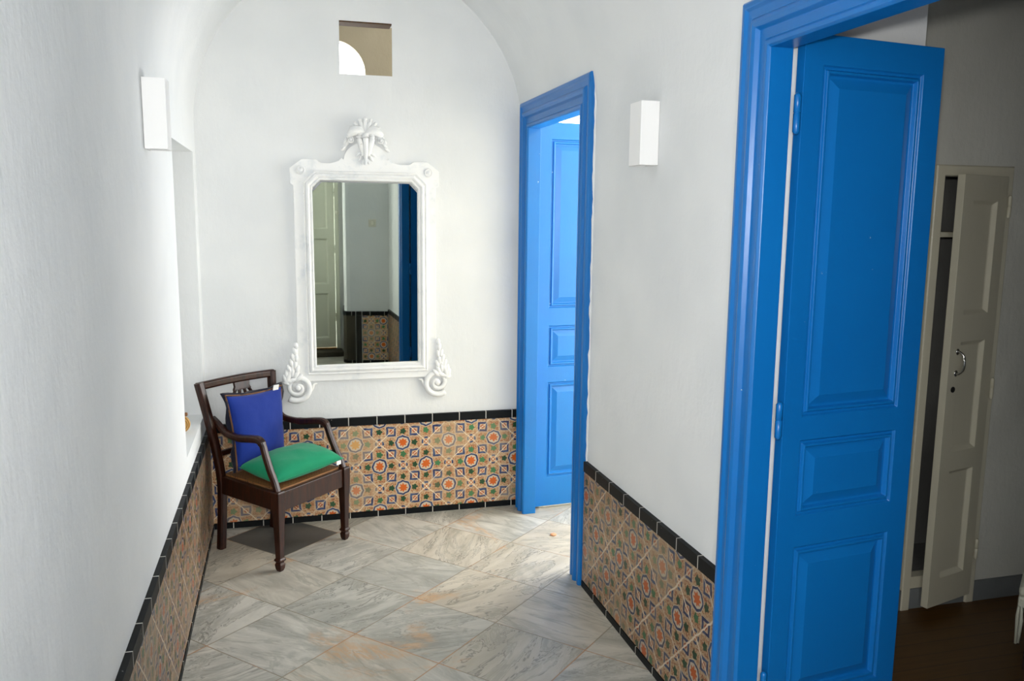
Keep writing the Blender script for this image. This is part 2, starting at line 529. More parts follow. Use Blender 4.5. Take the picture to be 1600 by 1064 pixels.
# ------------------------------------------------------------------ tiled dadoes
def dado(name, mat, plan, label, ztop=.512, uoff=0.0, bulge=None, skirt=True, band=True, th=.012):
    """plan: list of ((x,y),u) along the wall face; tile sheet stands th proud of it"""
    pts = [Vector((p[0][0], p[0][1])) for p in plan]; us = [p[1] for p in plan]
    nrm = []
    for i in range(len(pts)):
        d = (pts[min(i+1,len(pts)-1)] - pts[max(i-1,0)]).normalized()
        nrm.append(Vector((d.y, -d.x)))
    def sheet(z0, z1, off, zn=1):
        bm = NB(); lay = bm.loops.layers.uv.new('UVMap')
        zz = [z0+(z1-z0)*k/zn for k in range(zn+1)]
        def P(i, z, f):
            b = bulge(us[i], z) if bulge else 0.0
            q = pts[i] + nrm[i]*((off-b) if f else -max(b,0)-.004 - (0.0))
            return Vector((q.x, q.y, z))
        def quad(a,b,c,d,uv):
            f = bm.faces.new([bm.verts.new(v) for v in (a,b,c,d)])
            for l,q in zip(f.loops, uv): l[lay].uv = q
        for i in range(len(pts)-1):
            for k in range(zn):
                quad(P(i,zz[k],1),P(i+1,zz[k],1),P(i+1,zz[k+1],1),P(i,zz[k+1],1),
                     ((us[i],zz[k]),(us[i+1],zz[k]),(us[i+1],zz[k+1]),(us[i],zz[k+1])))
            for z in (z0,z1):
                quad(P(i,z,1),P(i+1,z,1),P(i+1,z,0),P(i,z,0), [(us[i],z),(us[i+1],z),(us[i+1],z),(us[i],z)])
        for i in (0,len(pts)-1):
            quad(P(i,z0,1),P(i,z1,1),P(i,z1,0),P(i,z0,0), [(us[i],z0)]*4)
        bmesh.ops.remove_doubles(bm, verts=bm.verts, dist=1e-5)
        return bm
    t = mk(name, sheet(.03 if skirt else 0.0, ztop-.042, th, 6), mat)
    tag(t, label, 'tiled dado', kind='structure')
    WM[t.name] = Matrix.Identity(4)
    if band: mk('border_tiles', sheet(ztop-.040, ztop, th+.004), M['black_tile'], t)
    if skirt: mk('skirting_tiles', sheet(0.0, .027, th+.002, 1), M['black_tile'], t)
    return t
def line(p, q, n, u0, du=None):
    p = Vector(p); q = Vector(q); L = (q-p).length
    return [((p.x+(q.x-p.x)*k/n, p.y+(q.y-p.y)*k/n), u0 + (L if du is None else du)*k/n) for k in range(n+1)]
dado('trim_1', M['tile_back'], line((XL+.012,YB),(1.137,YB),10,XL+.012), 'painted tile dado with black borders on the end wall', .514)
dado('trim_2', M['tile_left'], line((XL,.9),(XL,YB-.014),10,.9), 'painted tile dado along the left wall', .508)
# u = y on the right wall, plan runs far to near so that the normal looks into the hall
def rb(u, z):
    return -.02*math.exp(-((u-2.5)/.35)**2)*0.0
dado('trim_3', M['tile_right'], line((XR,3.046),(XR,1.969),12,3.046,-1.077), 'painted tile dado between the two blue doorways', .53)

# ------------------------------------------------------------------ door frames and leaves
PROF = [(0,-.048),(0,.020),(.006,.026),(.018,.027),(.026,.020),(.046,.019),(.052,.028),(.062,.031),(.072,.028),(.080,.016),
        (.104,.015),(.110,.021),(.120,.021),(FW,.014),(FW,-.048),(.022,-.048)]
def door_frame_bm(y0, y1, zt, x=XR, prof=PROF, sgn=-1):
    """three sided mitred frame in a wall of constant x; d runs into the hall (-x)"""
    bm = NB(); rings = []
    for w, d in prof:
        X = x + sgn*d
        rings.append([bm.verts.new(p) for p in ((X,y0+w,0.0),(X,y0+w,zt-w),(X,y1-w,zt-w),(X,y1-w,0.0))])
    n = len(prof)
    for i in range(n):
        a = rings[i]; b = rings[(i+1)%n]
        for k in range(3): bm.faces.new((a[k],a[k+1],b[k+1],b[k]))
    bm.faces.new([r[0] for r in rings]); bm.faces.new([r[3] for r in rings][::-1])
    return bm
def ring(bm, rect, prof, mapf):
    """mitred rectangular moulding ring; prof (w inset, d depth); closes with a flat field"""
    x0,z0,x1,z1 = rect; rings = []
    for w, d in prof:
        rings.append([bm.verts.new(mapf(x,z,d)) for x,z in ((x0+w,z0+w),(x1-w,z0+w),(x1-w,z1-w),(x0+w,z1-w))])
    for i in range(len(rings)-1):
        for k in range(4): bm.faces.new((rings[i][k],rings[i][(k+1)%4],rings[i+1][(k+1)%4],rings[i+1][k]))
    bm.faces.new(rings[-1])
PANEL = [(0,0),(.004,-.007),(.010,-.007),(.013,.001),(.019,.001),(.023,-.011),(.029,-.011),(.054,-.002),(.058,-.002)]
FLATPANEL = [(0,0),(.012,-.012),(.016,-.014)]
def leaf_bm(w, h, th, x0, x1, zs, prof=PANEL, z00=0.0):
    """leaf in local coords: x along the width, y thickness (front at 0, facing -y), z up"""
    bm = NB()
    for side in (0,1):
        def mf(x,z,d,side=side): return (x, -d if side == 0 else th+d, z+z00)
        xs = [0,x0,x1,w]
        cuts = [0]
        for a,b in zs: cuts += [a,b]
        cuts.append(h)
        for i in range(3):
            for k in range(len(cuts)-1):
                if i == 1 and k % 2 == 1:
                    ring(bm, (xs[1],cuts[k],xs[2],cuts[k+1]), prof, mf)
                else:
                    bm.faces.new([bm.verts.new(mf(x,z,0)) for x,z in ((xs[i],cuts[k]),(xs[i+1],cuts[k]),(xs[i+1],cuts[k+1]),(xs[i],cuts[k+1]))])
    # edges
    c = [0]
    for a,b in zs: c += [a,b]
    c.append(h)
    for k in range(len(c)-1):
        for x in (0,w):
            bm.faces.new([bm.verts.new((x,y,z+z00)) for y,z in ((0,c[k]),(th,c[k]),(th,c[k+1]),(0,c[k+1]))])
    for z in (0,h):
        for a,b in ((0,x0),(x0,x1),(x1,w)):
            bm.faces.new([bm.verts.new((x,y,z+z00)) for x,y in ((a,0),(b,0),(b,th),(a,th))])
    bmesh.ops.remove_doubles(bm, verts=bm.verts, dist=1e-5)
    return bm
def hinge_bm(x, y, z, h=.085, r=.009):
    bm = NB()
    lathe(bm, [(r*.5,-.008),(r,-.002),(r,h*.49),(r*.8,h*.5),(r*.8,h*.515),(r,h*.525),(r,h),(r*.5,h+.006)], (x,y,z), 'z', 12)
    return bm
def add_leaf(parent, name, hinge, ang, bm, mat, bevel=.0015):
    """leaf child of a door Empty: placed by matrix, hinges as sub-parts"""
    m = Matrix.Translation(Vector(hinge)) @ Matrix.Rotation(ang,4,'Z')
    bm.transform(m)
    o = mk(name, bm, mat, parent, bevel=bevel, seg=2)
    return o, m

BIGZ = [(.185-.01,.618),(.706,.914),(.978,1.866)]
def bedroom_door():
    y0,y1,zt = D2
    t = thing('door_2', 'nearer blue double doorway on the right, its leaf open into the dark room', 'door', (XR,(y0+y1)/2,0), kind='structure')
    mk('door_frame', door_frame_bm(y0,y1,zt), M['blue'], t, bevel=.0015)
    a = radians(7.1)
    lf, m = add_leaf(t, 'door_leaf', (1.233,1.843,.012), a, leaf_bm(.460,1.938,.028,.061,.393,BIGZ), M['blue'])
    for z in (.945,1.715,.2):
        h = mk('hinge', hinge_bm(1.2165,1.838,z), M['blue'], lf, smooth=True)
    m2 = bmesh.new()
    lf2, m = add_leaf(t, 'door_leaf', (1.212,.833-.034,.012), radians(-4), leaf_bm(.482,1.938,.034,.082,.415,BIGZ), M['blue'])
    for z in (.945,1.715,.2):
        mk('hinge', hinge_bm(1.2045,.834,z), M['blue'], lf2, smooth=True)
    m2.free()
bedroom_door()
def side_door():
    y0,y1,zt = D1
    t = thing('door_1', 'farther blue doorway beside the end wall, its bright leaf swung back', 'door', (XR,(y0+y1)/2,0), kind='structure')
    mk('door_frame', door_frame_bm(y0,y1,zt), M['blue'], t, bevel=.0015)
    # block at the foot of the near jamb
    lf, m = add_leaf(t, 'door_leaf', (1.214,3.962,.012), radians(4.6), leaf_bm(.372,1.945,.034,.058,.316,[(.155,.655),(.735,.945),(1.035,1.865)]), M['blue'])
    for z in (.3,1.0,1.72):
        mk('hinge', hinge_bm(1.2045,3.957,z), M['blue'], lf, smooth=True)
side_door()

# ------------------------------------------------------------------ side room (bright, behind the farther doorway)
bm = boxes(((1.25,2.93,0),(2.7,3.03,2.9)))
tag(mk('wall_side_room_near', bm, M['plaster_warm']), 'white side room wall nearest the bedroom', 'wall', kind='structure')
bm = boxes(((1.15,5.0,0),(1.65,5.1,2.9)), ((2.45,5.0,0),(2.7,5.1,2.9)), ((1.65,5.0,0),(2.45,5.1,.7)), ((1.65,5.0,2.1),(2.45,5.1,2.9)))
tag(mk('wall_side_room_far', bm, M['plaster_warm']), 'white side room wall with the daylight window', 'wall', kind='structure')
bm = boxes(((1.15,4.154,0),(1.25,5.0,2.9)))
tag(mk('wall_side_room_left', bm, M['plaster_warm']), 'white side room wall behind the open blue leaf', 'wall', kind='structure')
bm = boxes(((2.6,3.03,0),(2.7,3.12,2.9)), ((2.6,4.6,0),(2.7,5.0,2.9)), ((2.6,3.12,0),(2.7,4.6,.5)), ((2.6,3.12,2.25),(2.7,4.6,2.9)))  # unseen window opening, added and sized to brighten the open blue leaf
tag(mk('wall_side_room_right', bm, M['plaster_warm']), 'white side room wall opposite the blue doorway', 'wall', kind='structure')
tag(mk('ceiling', boxes(((1.205,2.93,2.9),(2.7,5.1,3.0))), M['plaster']), 'white ceiling of the side room', 'ceiling', kind='structure')

# ------------------------------------------------------------------ bedroom
WY = 2.554
ox0,ox1,oz0,oz1 = 2.268,2.612,.0,1.702
bm = boxes(((1.25,WY,0),(ox0+.03,WY+.1,2.9)), ((ox1-.03,WY,0),(4.4,WY+.1,2.9)), ((ox0+.03,WY,oz1-.03),(ox1-.03,WY+.1,2.9)))
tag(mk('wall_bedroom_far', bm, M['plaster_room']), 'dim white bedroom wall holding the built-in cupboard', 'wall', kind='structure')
tag(mk('wall_bedroom_pier', boxes(((1.25,2.05,0),(1.755,WY,2.9))), M['plaster']), 'white pier standing behind the open blue leaf', 'wall', kind='structure')
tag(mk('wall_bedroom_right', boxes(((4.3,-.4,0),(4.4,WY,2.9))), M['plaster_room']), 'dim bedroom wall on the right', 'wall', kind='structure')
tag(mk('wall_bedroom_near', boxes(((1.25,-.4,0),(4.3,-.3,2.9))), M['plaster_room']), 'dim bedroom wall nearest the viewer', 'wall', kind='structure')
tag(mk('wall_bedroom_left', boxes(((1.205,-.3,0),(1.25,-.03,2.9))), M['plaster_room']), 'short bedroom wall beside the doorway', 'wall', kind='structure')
tag(mk('ceiling', boxes(((1.205,-.4,2.9),(4.4,2.93,3.0))), M['ceiling_wood']), 'dark wooden ceiling of the bedroom', 'ceiling', kind='structure')
bm = boxes(((1.755,WY-.012,0),(ox0,WY,.082)), ((ox1,WY-.012,0),(4.3,WY,.082)))
tag(mk('baseboard_bedroom', bm, M['grey_skirting']), 'grey painted skirting along the bedroom wall', 'baseboard', kind='structure')

# built-in cupboard
cup = thing('cupboard', 'narrow cream built-in cupboard in the dark bedroom, its panelled door ajar', 'cupboard', ((ox0+ox1)/2,WY,0))
bm = NB()
fr = [(0,-.04),(0,.012),(.004,.016),(.036,.016),(.040,.010),(.040,-.04)]
rings = []
for w, d in fr:
    rings.append([bm.verts.new(p) for p in ((ox0+w,WY-d,0.0),(ox0+w,WY-d,oz1-w),(ox1-w,WY-d,oz1-w),(ox1-w,WY-d,0.0))])
for i in range(len(fr)):
    a = rings[i]; b = rings[(i+1)%len(fr)]
    for k in range(3): bm.faces.new((a[k],a[k+1],b[k+1],b[k]))
bm.faces.new([r[0] for r in rings]); bm.faces.new([r[3] for r in rings][::-1])
box(bm, (ox0+.04,WY-.005,.082),(ox1-.04,WY+.04,.13))
mk('frame', bm, M['cream'], cup, bevel=.0015)
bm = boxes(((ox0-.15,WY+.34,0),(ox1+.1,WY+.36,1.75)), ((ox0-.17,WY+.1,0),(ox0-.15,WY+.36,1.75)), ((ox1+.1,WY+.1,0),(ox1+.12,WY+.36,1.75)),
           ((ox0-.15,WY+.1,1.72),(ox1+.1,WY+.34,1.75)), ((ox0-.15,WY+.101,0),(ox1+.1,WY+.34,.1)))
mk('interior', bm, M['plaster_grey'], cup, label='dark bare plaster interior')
mk('shelf', boxes(((ox0-.149,WY+.09,1.44),(ox1+.099,WY+.339,1.46))), M['cream'], cup, bevel=.002)
mk('skirting_board', boxes(((ox0+.041,WY-.008,0),(ox1-.041,WY+.03,.0815))), M['grey_skirting'], cup)
lw, lh = .268, 1.62
lb = leaf_bm(lw, lh, .028, .058, .206, [(.11,.53),(.605,1.02),(1.12,1.53)], FLATPANEL)
# mirror in x so that the hinge is at x=0 and the leaf runs to -x, front towards -y
for v in lb.verts: v.co.x = -v.co.x
lang = radians(14.5)
lf, m = add_leaf(cup, 'door_leaf', (2.571,WY-.034,.045), lang, lb, M['cream'])
bm = NB()
hp = smoothpath([(-.225,.0,.985),(-.225,-.012,.985),(-.222,-.026,.97),(-.222,-.030,.945),(-.222,-.026,.92),(-.225,-.012,.905),(-.225,0,.905)],5)
tube(bm, hp, .0045, 8)
for z in (.985,.905): ellipsoid(bm, (-.225,-.003,z), (.010,.004,.012))
bm.transform(m); mk('handle', bm, M['chrome'], lf, smooth=True, label='small chrome bow handle')
bm = NB(); lathe(bm, [(.011,0),(.011,-.003),(.004,-.0035)], (-.232,0,.845), 'y', 14); bm.transform(m)
mk('keyhole_plate', bm, M['dark'], lf)
for z in (.16,.80,1.48):
    mk('hinge', hinge_bm(2.5775,WY-.040,z+.04,.07,.007), M['cream'], lf, smooth=True)

# covered bench at the right edge
def bench():
    c0 = Vector((2.33,2.085)); d1 = Vector((.75,.62)).normalized(); d2 = Vector((.62,-.75)).normalized()
    t = thing('bench', 'low bench under a white fringed cover at the bedroom edge', 'bench', (c0.x+.35,c0.y-.05,0))
    def P(a,b,z): q = c0+d1*a+d2*b; return (q.x,q.y,z)
    bm = NB(); prism(bm, [(0,0),(.42,0),(.42,.8),(0,.8)], .265, .30, lambda a,b,h: P(a,b,h)); mk('seat', bm, M['cloth_white'], t, bevel=.012, seg=3)
    bm = NB(); prism(bm, [(.0,.0),(.42,.0),(.42,.8),(.0,.8)], .225, .2645, lambda a,b,h: P(a,b,h)); mk('cover', bm, M['cloth_white'], t, bevel=.008)
    for a in (.05,.37):
        for b in (.05,.75):
            bm = NB(); prism(bm, [(a-.02,b-.02),(a+.02,b-.02),(a+.02,b+.02),(a-.02,b+.02)], 0, .225, lambda a,b,h: P(a,b,h)); mk('leg', bm, M['walnut'], t)
    bm = NB()
    for k in range(30):
        b = .012+k*.027
        for a in (0.004,):
            tube(bm, [P(a,b,.235), P(a+.004*sin(k*3),b+.003*cos(k*5),.18), P(a+.002,b,.10+.02*sin(k*7))], [.0035,.006,.0045], 6)
    for k in range(1,15):
        a = .012+k*.028
        tube(bm, [P(a,.004,.235), P(a,.002,.18), P(a,.004,.10+.02*sin(k*5))], [.0035,.006,.0045], 6)
    fr_ = mk('fringe', bm, M['cloth_white'], t, smooth=True, label='hanging white cord fringe')
bench()

# ------------------------------------------------------------------ behind the viewer (seen in the mirror)
def round_corner():
    pts = [(.79,-.55),(.745,-.2),(.735,-.12),(.738,-.08),(.752,-.05),(.785,-.036),(.83,-.028),(1.15,.031)]
    return pts
rc = round_corner()
bm = NB()
prism(bm, rc + [(1.25,.03),(1.25,-.62),(.79,-.62)], 0, SPR)
tag(mk('wall_behind', bm, M['plaster']), 'white wall with a rounded corner behind the viewer', 'wall', kind='structure')
L = 0; plan = []
for i in range(len(rc)):
    if i: L += (Vector(rc[i])-Vector(rc[i-1])).length
    plan.append((rc[i], L))
dado('trim_4', M['stone_dark'], [(p,l) for p,l in plan[:7]][::-1], 'dark plain dado turning the rounded corner behind the viewer', .51)
dado('trim_5', M['tile_behind'], line((1.137,.0286),(.895,-.0165),4,1.141,-.246), 'painted tile dado below the light switch', .51)
bm = NB(); prism(bm, [(.836,-.027),(.888,-.0174),(.886,-.006),(.834,-.0156)], 0, .468); mk('trim_6', bm, M['black_plain'])
tag(bpy.data.objects['trim_6'], 'upright black tile strip ending the dado by the switch', 'trim', kind='structure')
bm = NB(); prism(bm, [(.836,-.027),(.888,-.0174),(.886,-.004),(.834,-.0136)], .470, .51); o = mk('trim_7', bm, M['black_plain'])
tag(o, 'black border piece above the upright strip by the switch', 'trim', kind='structure')
dado('trim_8', M['tile_right'], line((XR,.704),(XR,.045),6,.704,-.659), 'painted tile dado between switch wall and near doorway', .53)
# front wall with the old white door and an unseen opening added for daylight
PX0, PX1, PZ0, PZ = -.36, .20, .85, 2.15
bm = boxes(((o0,-.72,0),(PX0,-.62,2.9)), ((PX1,-.72,0),(.27,-.62,2.9)), ((.27,-.72,1.98),(.73,-.62,2.9)), ((.73,-.72,0),(1.25,-.62,2.9)), ((PX0,-.72,PZ),(PX1,-.62,2.9)), ((PX0,-.72,0),(PX1,-.62,PZ0)), ((.27,-.72,0),(.73,-.62,.055)))
tag(mk('wall_front', bm, M['plaster']), 'wall behind the viewer with the old white door', 'wall', kind='structure')
d3 = thing('door_3', 'old white panelled door behind the viewer, seen in the mirror', 'door', (.5,-.6,.055), kind='structure')
bm = NB()
for w0,w1 in (((.255,-.62,.055),(.285,-.585,2.0)), ((.705,-.62,.055),(.745,-.585,2.0)), ((.285,-.62,1.965),(.705,-.585,2.0))): box(bm,w0,w1)
mk('door_frame', bm, M['oldwhite'], d3, bevel=.003)
lb = leaf_bm(.416,1.89,.034,.07,.346,[(.10,.56),(.66,1.12),(1.22,1.80)], FLATPANEL)
lb.transform(Matrix.Rotation(pi,4,'Z')); 
lf, m = add_leaf(d3, 'door_leaf', (.703,-.598-.002,.066), 0, lb, M['oldwhite'])
for z in (.35,1.05,1.62): mk('hinge', hinge_bm(.704,-.590,z,.07,.007), M['oldwhite'], lf, smooth=True)
mk('threshold_strip', boxes(((.285,-.62,.055),(.705,-.575,.064))), M['brass'], d3)
tag(mk('trim_9', boxes(((.22,-.618,0),(.76,-.40,.05))), M['stone_dark'], bevel=.006), 'worn dark stone step below the old white door', 'step', kind='structure')
sw = thing('light_switch', 'square ivory light switch on the wall behind the viewer', 'light switch', (1.0,.002,1.36), radians(10.4))
bm = boxes(((-.036,.0025,-.036),(.036,.013,.036))); mk('cover_plate', bm, M['plastic'], sw, local=True, bevel=.003)
bm = NB(); lathe(bm, [(.022,.013),(.022,.018),(.015,.022)], (0,0,0), 'y', 20); mk('rotary_knob', bm, M['plastic'], sw, local=True, smooth=True)
bl = thing('wall_bell', 'round pale bell push on the white door frame behind the viewer', 'bell push', (.728,-.583,1.45))
bm = NB(); lathe(bm, [(.022,.0),(.022,.008),(.014,.016)], (.0,-.0015,0), 'y', 20); mk('housing', bm, M['plastic'], bl, local=True, smooth=True)
bm = NB(); lathe(bm, [(.008,.0145),(.008,.019),(.004,.021)], (.0,0,0), 'y', 14); mk('push_button', bm, M['oldwhite'], bl, local=True, smooth=True)

# ------------------------------------------------------------------ beyond the square opening: a beige arched loggia
ac, az, ar = .31, 2.335, .183
def arch_wall(y0, y1):
    bm = NB(); n = 24
    loop_o = []
    X0,X1,Z0,Z1 = -1.6,1.15,0,3.6
    arcp = [(ac+ar*cos(pi*k/n), az+ar*sin(pi*k/n)) for k in range(n+1)]
    for y in (y0,y1):
        prev = None
        for k in range(n):
            (xa,za),(xb,zb) = arcp[k],arcp[k+1]
            bm.faces.new([bm.verts.new(p) for p in ((xa,y,za),(xa,y,Z1),(xb,y,Z1),(xb,y,zb))])
        bm.faces.new([bm.verts.new(p) for p in ((X0,y,1.9),(ac-ar,y,1.9),(ac-ar,y,Z1),(X0,y,Z1))])
        bm.faces.new([bm.verts.new(p) for p in ((ac+ar,y,1.9),(X1,y,1.9),(X1,y,Z1),(ac+ar,y,Z1))])
        bm.faces.new([bm.verts.new(p) for p in ((X0,y,Z0),(X1,y,Z0),(X1,y,1.9),(X0,y,1.9))])
    for k in range(n):
        (xa,za),(xb,zb) = arcp[k],arcp[k+1]
        bm.faces.new([bm.verts.new(p) for p in ((xa,y0,za),(xb,y0,zb),(xb,y1,zb),(xa,y1,za))])
    for x in (ac-ar,ac+ar):
        bm.faces.new([bm.verts.new(p) for p in ((x,y0,1.9),(x,y1,1.9),(x,y1,az),(x,y0,az))])
    bm.faces.new([bm.verts.new(p) for p in ((ac-ar,y0,1.9),(ac+ar,y0,1.9),(ac+ar,y1,1.9),(ac-ar,y1,1.9))])
    bmesh.ops.remove_doubles(bm, verts=bm.verts, dist=1e-5)
    return bm
tag(mk('trim_10', boxes(((hx0+.0005,YB+.001,hz1-.006),(hx1-.0005,bt-.001,hz1-.0005))), M['ceiling_wood']), 'brown wooden lintel board over the small square opening', 'lintel', kind='structure')
tag(mk('wall_loggia', arch_wall(5.2,5.30), M['plaster_beige']), 'beige wall with a bright arch beyond the square opening', 'wall', kind='structure')
tag(mk('ceiling', boxes(((-1.6,4.154,3.2),(1.15,5.2,3.3))), M['ceiling_wood']), 'brown wooden roof added beyond the square opening to shut out sky light', 'ceiling', kind='structure')  # unseen roof added to keep sky light off the beige wall

tag(mk('wall_loggia_side', boxes(((-1.7,4.154,0),(-1.6,4.45,3.3)), ((-1.7,4.95,0),(-1.6,5.24,3.3)), ((-1.7,4.45,0),(-1.6,4.95,1.7)), ((-1.7,4.45,2.7),(-1.6,4.95,3.3))), M['plaster_beige']), 'beige side wall added to close the loggia, with a gap for light', 'wall', kind='structure')  # unseen wall added to enclose the space; its gap admits some light
tag(mk('floor', boxes(((-1.7,4.154,-.08),(1.15,5.24,0))), M['stone_dark']), 'dark stone floor beyond the end wall', 'floor', kind='structure')
tag(mk('wall_loggia_front', boxes(((-1.6,4.154,2.9),(1.15,4.2,3.2)), ((-1.6,4.154,0),(-.428,4.2,2.9))), M['plaster_beige']), 'beige rear face of the end wall', 'wall', kind='structure')
# ------------------------------------------------------------------ wall sconces
def sconce(label, x, y, z, sgn):
    """open plaster box lamp, sgn = direction away from the wall"""
    t = thing('wall_sconce', label, 'wall lamp', (x,y,z), 0.0, 'white box sconces on the hall walls')
    w, h, d, k = .088, .198, .064, .006
    bm = NB()
    mp = lambda a,b,c: (x+sgn*a, y+b, z+c)
    outer = [(.001,-w/2),(d,-w/2),(d,w/2),(.001,w/2)]; inner = [(.001+k,-w/2+k),(d-k,-w/2+k),(d-k,w/2-k),(.001+k,w/2-k)]
    for i in range(4):
        j = (i+1)%4
        A,B = outer[i],outer[j]; C,D = inner[i],inner[j]
        q = lambda p,h_: bm.verts.new(mp(p[0],p[1],h_))
        bm.faces.new([q(A,0),q(B,0),q(B,h),q(A,h)]); bm.faces.new([q(C,0),q(D,0),q(D,h),q(C,h)])
        bm.faces.new([q(A,h),q(B,h),q(D,h),q(C,h)]); bm.faces.new([q(A,0),q(B,0),q(D,0),q(C,0)])
    bmesh.ops.remove_doubles(bm, verts=bm.verts, dist=1e-5)
    mk('lamp_shade', bm, M['sconce'], t, bevel=.0015)
    bm = NB(); box(bm, mp(.001+k+.001,-.02,.07), mp(.001+k+.012,.02,.13)); mk('lamp_holder', bm, M['plastic'], t)
    bm = NB(); lathe(bm, [(.004,-.03),(.014,-.02),(.015,.0),(.009,.02),(.009,.03)], mp(.033,0,.11), 'z', 16); mk('bulb', bm, M['sconce'], t, smooth=True)
    return t
sconce('white box sconce on the left wall above the niche', XL, 2.648, 1.68, 1)
sconce('white box sconce on the right wall between the blue doorways', XR, 2.522, 1.666, -1)

# ------------------------------------------------------------------ mirror
def wall_mirror():
    cx = .378; yw = YB-.002
    t = thing('wall_mirror', 'tall white carved mirror with shell crest hanging on the end wall', 'mirror', (cx,yw,.62))
    def sym(pts):   # half outline (dx>0 from top centre down) -> closed loop
        return [(cx+dx,z) for dx,z in pts] + [(cx-dx,z) for dx,z in pts[::-1]]
    mp = lambda a,b,h: (a, yw-h, b)
    arch = [(.0+.102*sin(a), 1.752+.088*cos(a)) for a in [0.02,.25,.5,.75,1.0,1.25,1.5]]
    half = arch + [(.112,1.764),(.124,1.752),(.142,1.744),(.165,1.738),(.205,1.739),(.218,1.746),(.226,1.754),(.295,1.754),(.348,1.712),(.348,1.642),(.334,1.634),(.333,1.50),(.335,.89),(.345,.85),(.345,.76),(.30,.706)]
    outl = sym(half)
    # frame board with the glass opening: build as strips between outline and inner opening
    bm = NB()
    gl = [(.215,1.660),(.252,1.622),(.252,.785)]
    inn = [(0.0,1.660)] + gl + [(0.0,.785)]
    def strip(sg):
        P = [(0.0,1.840)] + [(dx,z) for dx,z in half] + [(0.0,.706)]
        # map each outline point to an inner point by walking
        def near(dx,z):
            if z >= 1.70: return (min(dx*.72,.215), 1.660) if dx < .30 else (.2335,1.641)
            if dx == 0.0: return (0.0,.785)
            if z > 1.60: return (.252,1.622)
            if z > .78: return (.252, max(min(z,1.622),.785))
            return (.252,.785)
        Q = [near(*p) for p in P]
        rows = []
        for h_ in (0.0,.018):
            rows.append(([bm.verts.new(mp(cx+sg*a,b,h_)) for a,b in P], [bm.verts.new(mp(cx+sg*a,b,h_)) for a,b in Q]))
        n = len(P)
        for i in range(n-1):
            for (o_, i_) in rows:
                vs = [o_[i],o_[i+1],i_[i+1],i_[i]]
                try: bm.faces.new(vs)
                except ValueError: pass
            bm.faces.new((rows[0][0][i],rows[0][0][i+1],rows[1][0][i+1],rows[1][0][i]))
            bm.faces.new((rows[0][1][i],rows[0][1][i+1],rows[1][1][i+1],rows[1][1][i]))
    strip(1); strip(-1)
    bmesh.ops.remove_doubles(bm, verts=bm.verts, dist=2e-4)
    bmesh.ops.dissolve_degenerate(bm, dist=1e-5, edges=bm.edges)
    mk('frame_board', bm, M['mirrorwhite'], t, bevel=.002)
    # raised moulding round the glass (chamfered upper corners)
    def octo(w):
        x = .290-w; zt = 1.702-w; zb = .738+w; c = .052 - w*.42
        return [(cx-x,zb),(cx+x,zb),(cx+x,zt-c),(cx+x-c,zt),(cx-x+c,zt),(cx-x,zt-c)]
    prof = [(0,.017),(0,.026),(.004,.029),(.008,.026),(.011,.023),(.014,.030),(.022,.034),(.028,.031),(.031,.022),(.035,.022),(.037,.027),(.041,.026),(.047,.010)]
    bm = NB(); rings = [[bm.verts.new(mp(a,b,d)) for a,b in octo(w)] for w,d in prof]
    for i in range(len(rings)):
        if i+1 < len(rings):
            for k in range(6): bm.faces.new((rings[i][k],rings[i][(k+1)%6],rings[i+1][(k+1)%6],rings[i+1][k]))
    for k in range(6): bm.faces.new((rings[-1][k],rings[-1][(k+1)%6],rings[0][(k+1)%6],rings[0][k]))
    mk('inner_moulding', bm, M['mirrorwhite'], t)
    # glass: hangs very slightly askew in the frame
    bm = NB()
    R = Matrix.Translation((cx,yw-.013,1.22)) @ Matrix.Rotation(.023,4,'Z') @ Matrix.Rotation(.008,4,'X')
    g = [(-.247,-.44),(.247,-.44),(.247,.385),(.205,.43),(-.205,.43),(-.247,.385)]
    fa = [bm.verts.new(R @ Vector((a,-.002,b))) for a,b in g]; fb = [bm.verts.new(R @ Vector((a,.001,b))) for a,b in g]
    bm.faces.new(fa); bm.faces.new(fb[::-1])
    for k in range(6): bm.faces.new((fa[k],fa[(k+1)%6],fb[(k+1)%6],fb[k]))
    mk('mirror_glass', bm, M['glass_mirror'], t, label='old silvered glass reflecting the hall')
    # corner rosettes
    for s in (-1,1):
        bm = NB()
        lathe(bm, [(.021,-.017),(.021,-.024),(.017,-.027),(.014,-.022),(.011,-.022),(.009,-.027),(.003,-.031)], (cx+s*.299,yw,1.704), 'y', 24)
        mk('rosette', bm, M['mirrorwhite'], t, smooth=True)
    # crest: shell on top, two drooping leaves ending in volutes, ribbed drop
    bm = NB()
    base = Vector((cx,1.862))
    for k in range(9):
        a = radians(-76+19*k); L = .084-.010*abs(k-4)/4
        c = (base.x+sin(a)*L*.52, yw-.026, base.y+cos(a)*L*.52)
        ellipsoid(bm, c, (.0105,.009,L*.52), Matrix.Rotation(a,4,'Y'))
        ellipsoid(bm, (base.x+sin(a)*L*.98, yw-.025, base.y+cos(a)*L*.98), (.010,.008,.009))
    ellipsoid(bm, (cx,yw-.028,1.866), (.026,.014,.017))
    for s in (-1,1):
        for off,r in ((0,.014),(.011,.009),(-.010,.010)):
            p = smoothpath([(cx+s*.004,yw-.030,1.870+off*.4),(cx+s*.026,yw-.036,1.889+off),(cx+s*.052,yw-.034,1.887+off),(cx+s*.068,yw-.030,1.878+off*.9),(cx+s*.076,yw-.026,1.866+off*.6)],5)
            n = len(p); tube(bm, p, [r*(.55+.75*sin(pi*(i+1.5)/(n+2))) for i in range(n)], 8)
        sp = [(cx+s*(.070+.0185*(1-k/26)*cos(.42*k+.6)), yw-.030-.0006*k, 1.846+.0185*(1-k/26)*sin(.42*k+.6)) for k in range(25)]
        tube(bm, sp, [.0055-.0001*k for k in range(25)], 7)
